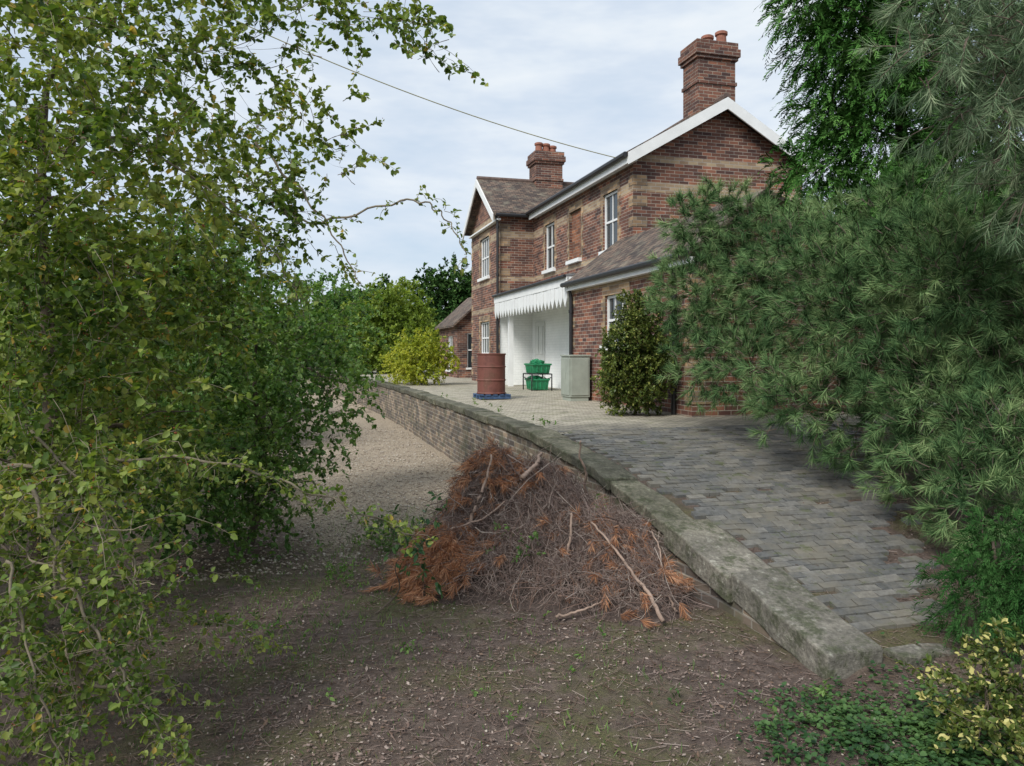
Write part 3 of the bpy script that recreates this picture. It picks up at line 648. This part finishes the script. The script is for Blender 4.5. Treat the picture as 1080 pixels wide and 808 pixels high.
arch=[([(-2.7,4,1.49),(-1.7,4,1.54),(-1.1,4.2,1.32),(-.56,4.5,1.0)],.012),([(-1.6,5,3.1),(-1.3,5,2.96),(-.69,5,3.1),(-.44,5,2.99),(-.3,5,2.74)],.009),([(-1.7,5,3.5),(-1.25,5,2.99),(-1.0,5,2.55)],.01),
 ([(-2.3,3.6,1.5),(-2.0,3.5,.95),(-1.72,3.5,.5),(-1.5,3.5,.2)],.010),([(-2.4,3.8,1.7),(-1.9,3.7,1.2),(-1.75,3.6,.7)],.008),([(-2.8,4.2,.3),(-2.0,4.3,.62),(-1.4,4.5,.35)],.008),([(-2.2,3.3,1.2),(-2.05,3.3,.6),(-1.95,3.4,.1)],.007),([(-3.4,5,2.9),(-2.3,4.2,3.3),(-1.5,4.2,2.85),(-1.2,4.3,2.4)],.010)]
TW=[]
for ai,(P,r) in enumerate(arch):
    q=bez(P); q=[p+np.array([.012*math.sin(k*1.3+ai),.01*math.sin(k*.9),.012*math.sin(k*1.1+2*ai)]) for k,p in enumerate(q)]
    b.tube(q,list(np.linspace(r,.003,len(q))),6)
    for k in range(4,len(q),5 if ai in (1,2) else 1): TW.append((*q[k],.04,.04))
b.make('arching_stems',M['barkpale'],haw,smooth=True)
foliage('arching',TW,M['haw'],M['barkpale'],haw,dens=1500,leaf=(.034,.024),per=4,tw=.09,droop=.2)
def ring(u0,u1,v0,v1,n,r0,r1,z0,z1):
    out=[]
    for _ in range(n):
        x,y,_z=S(rng.uniform(u0,u1),rng.uniform(v0,v1),0); r=rng.uniform(r0,r1); out.append((x,y,rng.uniform(z0,z1),r))
    return out
sh2=empty('green_shrub')
sl2=[(-3.3,8,2.5,.8),(-2.5,8,2.2,.62),(-2.0,8,2.4,.38),(-1.85,8,1.65,.4),(-2.5,8,1.3,.65),(-3.2,8,1.0,.85),(-2.4,7.8,.7,.4,.4,.8),(-2.9,7.6,.45,.5),(-1.65,8,1.45,.22),(-3.2,7,1.0,.6),(-2.85,11,2.4,.85),(-2.5,11,1.7,.45),(-4,9,3.0,.9),(-3.0,8,3.2,.45,.4)]
limbs('trunk_and_limbs',(-2.9,8.3,-.1),(-2.7,8.3,2.2),.055,sl2,M['bark'],sh2,5)
foliage('crown',sl2,M['shrub'],M['bark'],sh2,dens=160,leaf=(.054,.036),per=19,tw=.32,droop=.3,shell=.5,clear=2.3)
hd=empty('lineside_hedge')
hl2=ring(-2.4,-1.2,12,30,15,1.0,1.5,.9,2.4)+ring(-6,-3,4,30,18,1.3,2.0,1.0,3.0)
foliage('crown',hl2,M['shrub'],M['bark'],hd,dens=14,leaf=(.12,.08),per=18,tw=.5,big=False,shell=.4,clear=3.2,cond=lambda P:(P[:,0]*CA+P[:,1]*SA)<.2)
# ================================================================= DISTANT VEGETATION
dt=empty('lime_green_tree'); l_=[(-6.0,38,4.0,1.7),(-7.3,38,3.2,1.6),(-4.7,38,3.2,1.3),(-5.2,37,2.2,1.4),(-7,37,1.8,1.6)]
limbs('trunk',(-6,38,.9),(-6,38,4),.14,l_,M['bark'],dt,3); foliage('crown',l_,M['lime'],M['bark'],dt,dens=22,leaf=(.16,.11),per=22,tw=.5,big=False,shell=.4,zmin=1)
cf=empty('dark_green_tree'); l_=[(-5.2,52,6.4,1.5),(-3.6,52,6.6,1.6),(-2.4,52,5.6,1.6),(-4.2,52,4.2,2.2),(-7.5,52,4.2,2.2),(-9.5,50,4,2.5)]
limbs('trunk',(-4,52,.9),(-4,52,6),.2,l_,M['bark'],cf,3); foliage('crown',l_,M['dark'],M['bark'],cf,dens=12,leaf=(.24,.15),per=22,tw=.6,big=False,shell=.4,zmin=1)
yb=empty('golden_bush'); l_=[(-2.85,24,2.2,.7,.65),(-3.35,24,1.75,.55),(-2.3,24.2,1.8,.55),(-2.9,23.8,1.5,.7,.45),(-3.7,25,1.7,.6)]
limbs('stems',(-2.9,24,1),(-2.9,24,2),.03,l_,M['bark'],yb,3); foliage('crown',l_,M['yel'],M['bark'],yb,dens=170,leaf=(.08,.055),per=19,tw=.25,big=False,zmin=1.05)
bw=empty('distant_trees')
l_=[]
for k in range(60):
    a=-1.3+2.6*k/59+rng.uniform(-.03,.03); R=rng.uniform(75,100); l_.append((R*math.sin(a),R*math.cos(a),rng.uniform(1.5,4),rng.uniform(4,6),rng.uniform(3,4.5)))
foliage('crown',l_,M['dark'],M['bark'],bw,dens=.28,leaf=(1.2,.8),per=18,tw=1.6,big=False,shell=.35,zmin=0)
# ================================================================= CONIFER BUSH + PINES
def onplat(P,mg=.03):
    u=P[:,0]*CA+P[:,1]*SA; v=P[:,1]*CA-P[:,0]*SA; return P[:,2]>zt(v)+mg
bs=empty('rounded_green_bush'); l_=[(2.0,12.4,1.6,.52,.5),(2.0,12.4,2.2,.53,.5),(2.08,12.4,2.75,.36,.38),(1.75,12.2,1.75,.35,.4),(2.3,12.3,1.9,.32,.5)]
limbs('stems',(2,12.4,1.05),(2,12.4,2.6),.03,l_,M['bark'],bs,4)
foliage('crown',l_,M['gbush'],M['bark'],bs,dens=1100,leaf=(.055,.03),per=20,tw=.14,droop=.1,up=.3,big=False,zmin=1.08,shell=.4)
pn=empty('pine_tree')
pl=[(2.35,10,3.8,.38,.45,1.5),(2.75,10,3.85,.45,.4,1.5),(3.2,10,3.75,.45,.4,1.5),(2.35,10,3.0,.45,.6,1.4),(2.75,10,2.7,.75,.8),(2.55,10,2.0,.5,.5,1.1),(3.3,10,3.3,.55),(2.85,9,1.95,.5,.5,1.2),(3.5,9,3.0,.85,.8),(3.1,8,1.65,.5,.45),(3.8,8,2.6,.95),(3.75,8,1.5,.65,.6),
 (4.0,7,1.7,.75),(4.1,7,2.75,.8),(4.7,7,1.85,.9),(3.75,7,1.0,.4,.35,1.3),(3.75,6.2,.95,.42,.4,1.3),(4.1,6.2,1.35,.55,.5,1.2),(4.05,6.2,.6,.4,.4,1.2),(4.6,9,3.4,.8),(5.2,7.5,2.8,.9),(3.0,8.3,1.5,.4,.3)]
limbs('trunk_and_limbs',(4.4,8.4,.8),(4.3,8.6,3.2),.12,pl,M['bark'],pn,3)
needles('crown',pl,M['needle'],M['bark'],pn,165,nl=.15,per=56,sl=.20,w=.0072,cond=onplat)
pn2=empty('pine_tree')
pl2=[(2.95,5.5,4.2,.28,.22),(3.3,5.5,4.4,.42,.35),(3.3,5.5,3.85,.32,.25),(3.75,5.5,4.0,.5,.45),(3.75,5.5,3.4,.35,.28),(4.3,5.6,4.4,.8),(3.7,5.6,5.1,.7,.4),(3.05,5.6,4.75,.3,.2),(4.5,5.5,3.4,.7)]
limbs('trunk_and_limbs',(5.4,5.6,.1),(5.2,5.6,5.2),.12,pl2,M['bark'],pn2,3)
needles('crown',pl2,M['needleg'],M['bark'],pn2,190,nl=.16,per=56,sl=.22,w=.005,up=.0,droop=.35)
cy=empty('cypress_tree')
cl=[(3.9,10,6.7,.5,.5),(3.95,10,6.2,.4,.4),(4.2,10,5.6,.5,.45),(4.3,10,5.1,.45,.4),(4.0,10,4.5,.5,.45),(4.3,10,4.1,.5,.4),(4.75,10,6.2,.8),(4.9,10,5.0,.85),(5.75,10,3.9,1.0),(6.5,9.5,3.2,1.0),(4.4,10,7.3,.8),(5.75,10,6.5,1.2,1.2,.6),(6.4,10,5.2,1.2,1.2,.6),(5.2,9.3,3.7,.7),(6.0,8.5,2.0,1.0,1,.6),(4.6,9.6,3.8,.6)]
limbs('trunk_and_limbs',(5.3,10.2,1),(5.2,10.2,7.5),.14,cl,M['bark'],cy,2)
fronds('crown',cl,M['cyp'],M['bark'],cy,340,fl=.27,wd=.018,per=26)
cy2=empty('cypress_bush'); cl2=[(3.2,5.25,.42,.32,.36),(3.5,5.3,.68,.33,.36),(3.7,5.2,.4,.45,.45)]
limbs('stems',(3.5,5.3,0),(3.4,5.3,.8),.03,cl2,M['bark'],cy2,3)
fronds('crown',cl2,M['cypd'],M['bark'],cy2,2000,fl=.14,wd=.007,per=22)
eu=empty('euonymus_bush'); l_=[(2.55,4.05,.24,.28,.22),(2.85,4.1,.32,.3,.26),(2.4,3.9,.12,.2,.12)]
limbs('stems',(2.6,4.1,-.05),(2.6,4.1,.3),.012,l_,M['bark'],eu,4)
foliage('crown',l_,M['bush'],M['bark'],eu,dens=1300,leaf=(.036,.02),per=18,tw=.11,droop=.1,up=.3,shell=.4)
iv=empty('ground_ivy'); n=11000
x=rng.normal(2.2,.5,n); y=rng.normal(3.95,.4,n); k=(x>1.35+.2*np.sin(y*9))&(np.hypot(x,y-0)>2.8)&((x*CA+y*SA>3.9)|(y*CA-x*SA<4.1)); x,y=x[k],y[k]; n=len(x)
cl_=np.sin(x*11+2*np.sin(y*7))*np.sin(y*13+x*3); k=rng.random(n)<.55+.5*cl_; x,y=x[k],y[k]; n=len(x)
P=np.stack([x,y,G(x,y)+rng.uniform(.01,.07,n)],1); V,F=leaves6(P,nrm(rdir(n)*np.array([[1,1,.25]])),nrm(rdir(n)*.45+np.array([[0,0,1.]])),rng.uniform(.018,.04,n),rng.uniform(.018,.038,n)); bigmesh('leaves',V,[F],M['ivy'],iv)

# ================================================================= BRUSH PILE
hump=[(-.22,7.75,1.0,.5,.6),(.30,7.5,.88,.62,.6),(.85,6.9,.5,.5,.55),(-.6,7.15,.38,.34,.42),(.2,6.8,.42,.65,.4),(1.15,7.2,.4,.35,.5),(1.05,6.3,.24,.42,.35),(.5,6.35,.22,.5,.3)]
def ph(x,y):
    h=np.zeros_like(x)
    for a,b_,c,sx,sy in hump: h=np.maximum(h,c*np.exp(-((x-a)/sx)**2-((y-b_)/sy)**2))
    s_=0
    for a,b_,c,sx,sy in hump: s_=s_+.2*c*np.exp(-((x-a)/sx)**2-((y-b_)/sy)**2)
    return h*.88+s_
pile=empty('brush_pile')
gx,gy=np.meshgrid(np.linspace(-1.4,1.9,70),np.linspace(5.7,8.8,60),indexing='ij'); hz=ph(gx,gy)*.82-.06+.03*n2d(gx*3,gy*3)*np.clip(ph(gx,gy)*3,0,1)
idx=np.arange(gx.size).reshape(gx.shape); F=np.stack([idx[:-1,:-1],idx[1:,:-1],idx[1:,1:],idx[:-1,1:]],-1).reshape(-1,4)
bigmesh('packed_core',np.stack([gx,gy,hz],-1),[F],simple('packed_twigs',(.09,.065,.054),.95,.6,40,bs=1),pile,smooth=True)
def pilepts(n):
    x=rng.uniform(-1.4,1.8,n*6); y=rng.uniform(5.8,8.6,n*6); h=ph(x,y); k=rng.random(n*6)<np.clip(h*2.4-.1,0,1); u=x*CA+y*SA; k&=u<3.1; x,y,h=x[k][:n],y[k][:n],h[k][:n]; return x,y,h
def twigset(n,lmin,lmax,r,name,mat,lift=.06,tilt=.35):
    x,y,h=pilepts(n); n=len(x); an=rng.normal(.9,1.0,n)*rng.choice([1,-1],n,p=[.4,.6]); K=7
    ln=rng.uniform(lmin,lmax,n); t=np.linspace(-.5,.5,K)[None,:]
    cv=rng.normal(size=n)[:,None]*.8
    px=x[:,None]+np.cos(an)[:,None]*t*ln[:,None]-np.sin(an)[:,None]*cv*(t*t)*ln[:,None]; py=y[:,None]+np.sin(an)[:,None]*t*ln[:,None]+np.cos(an)[:,None]*cv*(t*t)*ln[:,None]
    px+=rng.normal(size=px.shape)*.03*ln[:,None]; py+=rng.normal(size=px.shape)*.03*ln[:,None]
    hm=ph(px,py)*.9; h0=hm[:,2:4].mean(1,keepdims=True)
    pz=.55*hm+.45*h0+rng.uniform(-.02,lift,n)[:,None]+t*rng.normal(size=n)[:,None]*tilt*ln[:,None]+rng.normal(size=(n,K))*.01
    pz=np.maximum(pz,.01+.01*rng.random(n)[:,None])
    V,F=tubes(np.stack([px,py,pz],-1),np.linspace(1,.35,K)[None,:]*(r*rng.uniform(.5,1.4,n))[:,None],3); bigmesh(name,V,[F],mat,pile)
twigset(15000,.08,.34,.0025,'fine_twigs',M['twig'],.09,.7)
twigset(1400,.2,.6,.0042,'twigs',M['twig'],.11,.45)
twigset(60,.4,.9,.008,'sticks',M['twig'],.1,.3)
b=MB()
for P,r in (([(-.42,7.1,.35),(-.3,7.15,.75),(-.2,7.3,1.12)],.02),([(.55,6.2,.05),(.47,6.5,.3),(.52,6.65,.7)],.02),([(1.15,5.8,.05),(.98,6.15,.3),(.7,6.6,.62)],.018),([(.1,7.0,.95),(.25,7.3,1.05),(.3,7.6,1.1)],.024),([(-1.05,7.0,.1),(-.6,7.0,.45),(-.05,7.2,.7)],.016),([(.35,5.95,.03),(.6,6.0,.08),(.9,6.15,.14)],.012),([(.75,7.6,.6),(.72,7.4,.95),(.66,7.3,1.25)],.016),([(1.3,6.0,.05),(1.25,6.3,.25),(1.25,6.8,.5)],.01)):
    P=[np.array(a,float) for a in P]; P=[P[0],(P[0]+P[1])/2+rng.normal(size=3)*.018,P[1],(P[2]+P[1])/2+rng.normal(size=3)*.018,P[2]]
    q=bez(P,6); b.tube([np.array(a)+rng.normal(size=3)*.004 for a in q],list(np.linspace(r,r*.5,len(q))),7)
b.make('cut_branches',simple('stripped_bark',(.32,.23,.18),.85,.4,12),pile,smooth=True)
x=np.concatenate([rng.normal(-.62,.2,260),rng.normal(-.15,.25,140),rng.normal(.95,.3,60),rng.normal(.3,.5,20)]); y=np.concatenate([rng.normal(6.85,.17,260),rng.normal(7.65,.2,140),rng.normal(6.6,.3,60),rng.normal(6.9,.3,20)])
z=ph(x,y)*.92+.05; P=np.stack([x,y,np.maximum(z,.05)],1)
n=len(P); D=nrm(rdir(n)*np.array([[1,1,.45]])+np.array([[-.2,-.5,-.1]])); Q=paths(P,D,rng.uniform(.1,.22,n),5,.2); per=85
t=rng.uniform(.1,1,(n,per))*3.999; i=t.astype(int); f=(t-i)[...,None]; ar=np.arange(n)[:,None]; p0=Q[ar,i];p1=Q[ar,i+1]; pt=(p0*(1-f)+p1*f).reshape(-1,3); T=nrm(p1-p0).reshape(-1,3); m_=len(pt)
d=nrm(T*.9+rdir(m_)*.6+np.array([[0,0,-.25]])); V,F=leaves4(pt,d,rdir(m_),rng.uniform(.07,.13,m_),np.full(m_,.0042)); V[:,2]=np.maximum(V[:,2],.012)
bigmesh('dead_pine_needles',V,[F],M['rust'],pile)
# ================================================================= LITTER, GRAVEL, WEEDS
n=70000; y=2.5+6.5*rng.random(n)**1.2; x=rng.uniform(-.62,.68,n)*y*1.05; z=G(x,y)
u=x*CA+y*SA; v=y*CA-x*SA; k=(ph(x,y)<.15)&~((u-ue(v)>-.02)&(u-ue(v)<1.0)&(v>4.1))
dn=n2d(x*.9+3,y*.9); k&=rng.random(n)<np.clip(.6+.45*dn,.15,1); x,y,z=x[k],y[k],z[k]; n=len(x)
P=np.stack([x,y,z+rng.uniform(.003,.018,n)],1); sz=rng.random(n)**3; V,F=leaves4(P,nrm(rdir(n)*np.array([[1,1,.25]])),nrm(rdir(n)*.4+np.array([[0,0,1.]])),.008+.034*sz,.005+.016*sz)
bigmesh('leaf_litter',V,[F],M['litter'])
n=14000; y=2.5+6*rng.random(n); x=rng.uniform(-.5,.68,n)*y; z=G(x,y)
u=x*CA+y*SA; v=y*CA-x*SA; k=(ph(x,y)<.12)&~((u-ue(v)>-.02)&(u-ue(v)<.5)&(v>4.1)); x,y,z=x[k],y[k],z[k]; n=len(x); an=rng.uniform(0,6.28,n); ln=.02+.16*rng.random(n)**3
t=np.linspace(-.5,.5,3)[None,:]; c_=rng.normal(size=n)[:,None]*.01
Q=np.stack([x[:,None]+np.cos(an)[:,None]*t*ln[:,None],y[:,None]+np.sin(an)[:,None]*t*ln[:,None],z[:,None]+.012+c_*t+0*t],-1)
V,F=tubes(Q,np.full((n,3),1.)*(.001+.0014*rng.random((n,1))),3); bigmesh('fallen_twigs_and_needles',V,[F],M['litter'])
n=9000; u=rng.uniform(-1.2,2.75,n); v=7.5+14*rng.random(n)**1.3; zz=zg(u,v); P=np.stack(S(u,v,zz+.006),1); k=ph(P[:,0],P[:,1])<.1; P=P[k]
octa(None,'ballast_gravel',P,rng.uniform(.008,.026,len(P)),M['pebble'],.6)
n=1500; y=2.6+5*rng.random(n); x=rng.uniform(-.5,.6,n)*y; z=G(x,y); u=x*CA+y*SA; v=y*CA-x*SA; k=~((u-ue(v)>-.05)&(v>4)); P=np.stack([x,y,z+.004],1)[k]
octa(None,'stone_chips',P,rng.uniform(.004,.012,len(P)),M['pebble'],.6)
wd=empty('weeds'); c=[(-1.35,8.2,.1,.35,.12),(-.95,7.9,.12,.25,.15),(-1.6,7.0,.06,.3,.06),(.1,5.95,.05,.12,.06),(-.1,6.75,.42,.12,.12,.9),(.15,6.5,.42,.14,.12,1),(.8,7.2,.6,.1,.1,.8),(-.75,5.2,.03,.1,.05),(.4,5.0,.03,.08,.05),(.9,4.6,.03,.1,.05),(1.5,4.3,.03,.12,.05),(-1.0,4.4,.03,.12,.05),(.0,4.2,.02,.08,.05),(-1.8,5.6,.05,.3,.06,.5),(-.3,4.7,.02,.07,.04),(.7,5.6,.02,.09,.04),(1.9,4.6,.03,.12,.05)]
for v_ in (10.5,12.2,14.5,9.9,17,13.3):   # weeds rooted in the back of the coping
    x_,y_,_=S(float(ue(v_))+.36+float(rng.uniform(-.03,.1)),v_,0); c.append((x_,y_,1.12,.1,.04,.8))
foliage('sprigs',c,M['shrub'],M['bark'],wd,dens=1300,leaf=(.036,.018),per=8,tw=.1,droop=.1,up=.7)
hs=empty('holly_sapling'); c=[(-.72,6.0,.55,.14,.2),(-.9,5.9,.72,.1,.13),(-.6,6.0,.85,.08,.12)]
limbs('stem',(-1.1,6.1,0),(-.8,6.0,.5),.01,c,M['bark'],hs,3); foliage('crown',c,M['ivy'],M['bark'],hs,dens=1000,leaf=(.06,.03),per=7,tw=.14)
gr=empty('grass_tufts'); n=9000; cx=np.concatenate([rng.normal(-1.0,.5,4000),rng.normal(-1.8,.7,3000),rng.uniform(-3,2,2000)]); cy_=np.concatenate([rng.normal(8.8,.6,4000),rng.normal(6.2,.9,3000),rng.uniform(3.5,6,2000)])
cx=np.round(cx*6+.5*np.sin(cy_*9))/6+rng.normal(size=n)*.03; cy_=np.round(cy_*6+.5*np.sin(cx*11))/6+rng.normal(size=n)*.03; k=(ph(cx,cy_)<.1)&((cx*CA+cy_*SA)<2.7); cx,cy_=cx[k],cy_[k]; n=len(cx)
V,F=leaves4(np.stack([cx,cy_,G(cx,cy_)-.005],1),nrm(rdir(n)*.6+np.array([[0,0,1.]])),rdir(n),rng.uniform(.02,.08,n),np.full(n,.005)); bigmesh('blades',V,[F],M['shrub'],gr)
# ================================================================= WORLD / LIGHT / CAMERA
w=bpy.data.worlds.new('World'); sc.world=w; w.use_nodes=True; nt=w.node_tree; nt.nodes.clear()
o=N(nt,'ShaderNodeOutputWorld'); sky=N(nt,'ShaderNodeTexSky'); sky.sky_type='NISHITA'; sky.sun_disc=False
EL=math.radians(44); AZ=math.radians(215)
sky.sun_elevation=EL; sky.sun_rotation=AZ; sky.air_density=1.0; sky.dust_density=1.5
bg=N(nt,'ShaderNodeBackground'); bg.inputs[1].default_value=.15; L(nt,sky.outputs[0],bg.inputs[0])
tc=N(nt,'ShaderNodeTexCoord'); mp=N(nt,'ShaderNodeMapping'); mp.inputs['Scale'].default_value=(1,1,3.4); mp.inputs['Location'].default_value=(.4,.2,.55); mp.inputs['Rotation'].default_value=(0,.15,0); L(nt,tc.outputs['Generated'],mp.inputs[0])
n2=noise(nt,mp.outputs[0],2.6,5,.6)
cc=ramp(nt,n2,[(.33,(.58,.69,.82)),(.5,(.68,.76,.86)),(.6,(.78,.84,.90)),(.72,(.88,.91,.94))])
b2=N(nt,'ShaderNodeBackground'); b2.inputs[1].default_value=1.08; L(nt,cc,b2.inputs[0])
f=ramp(nt,n2,[(.36,(.82,.82,.82)),(.55,(.95,.95,.95))]); ms=N(nt,'ShaderNodeMixShader'); L(nt,f,ms.inputs[0]); L(nt,bg.outputs[0],ms.inputs[1]); L(nt,b2.outputs[0],ms.inputs[2]); L(nt,ms.outputs[0],o.inputs[0])
sd=bpy.data.lights.new('sun','SUN'); sd.energy=3.5; sd.angle=math.radians(22); sd.color=(1,.97,.92); so=link(bpy.data.objects.new('sun',sd))
dirv=Vector((math.sin(AZ)*math.cos(EL),math.cos(AZ)*math.cos(EL),math.sin(EL))); so.rotation_euler=dirv.to_track_quat('Z','Y').to_euler()
cam=bpy.data.cameras.new('camera'); cam.lens=26.67; cam.sensor_width=36; cam.shift_y=-32/1080; cam.clip_start=.05; cam.clip_end=2000
co=link(bpy.data.objects.new('camera',cam)); co.location=(0,0,2.1); co.rotation_euler=(math.radians(90),0,0); sc.camera=co
sc.view_settings.view_transform='Standard'; sc.view_settings.look='None'; sc.view_settings.exposure=0
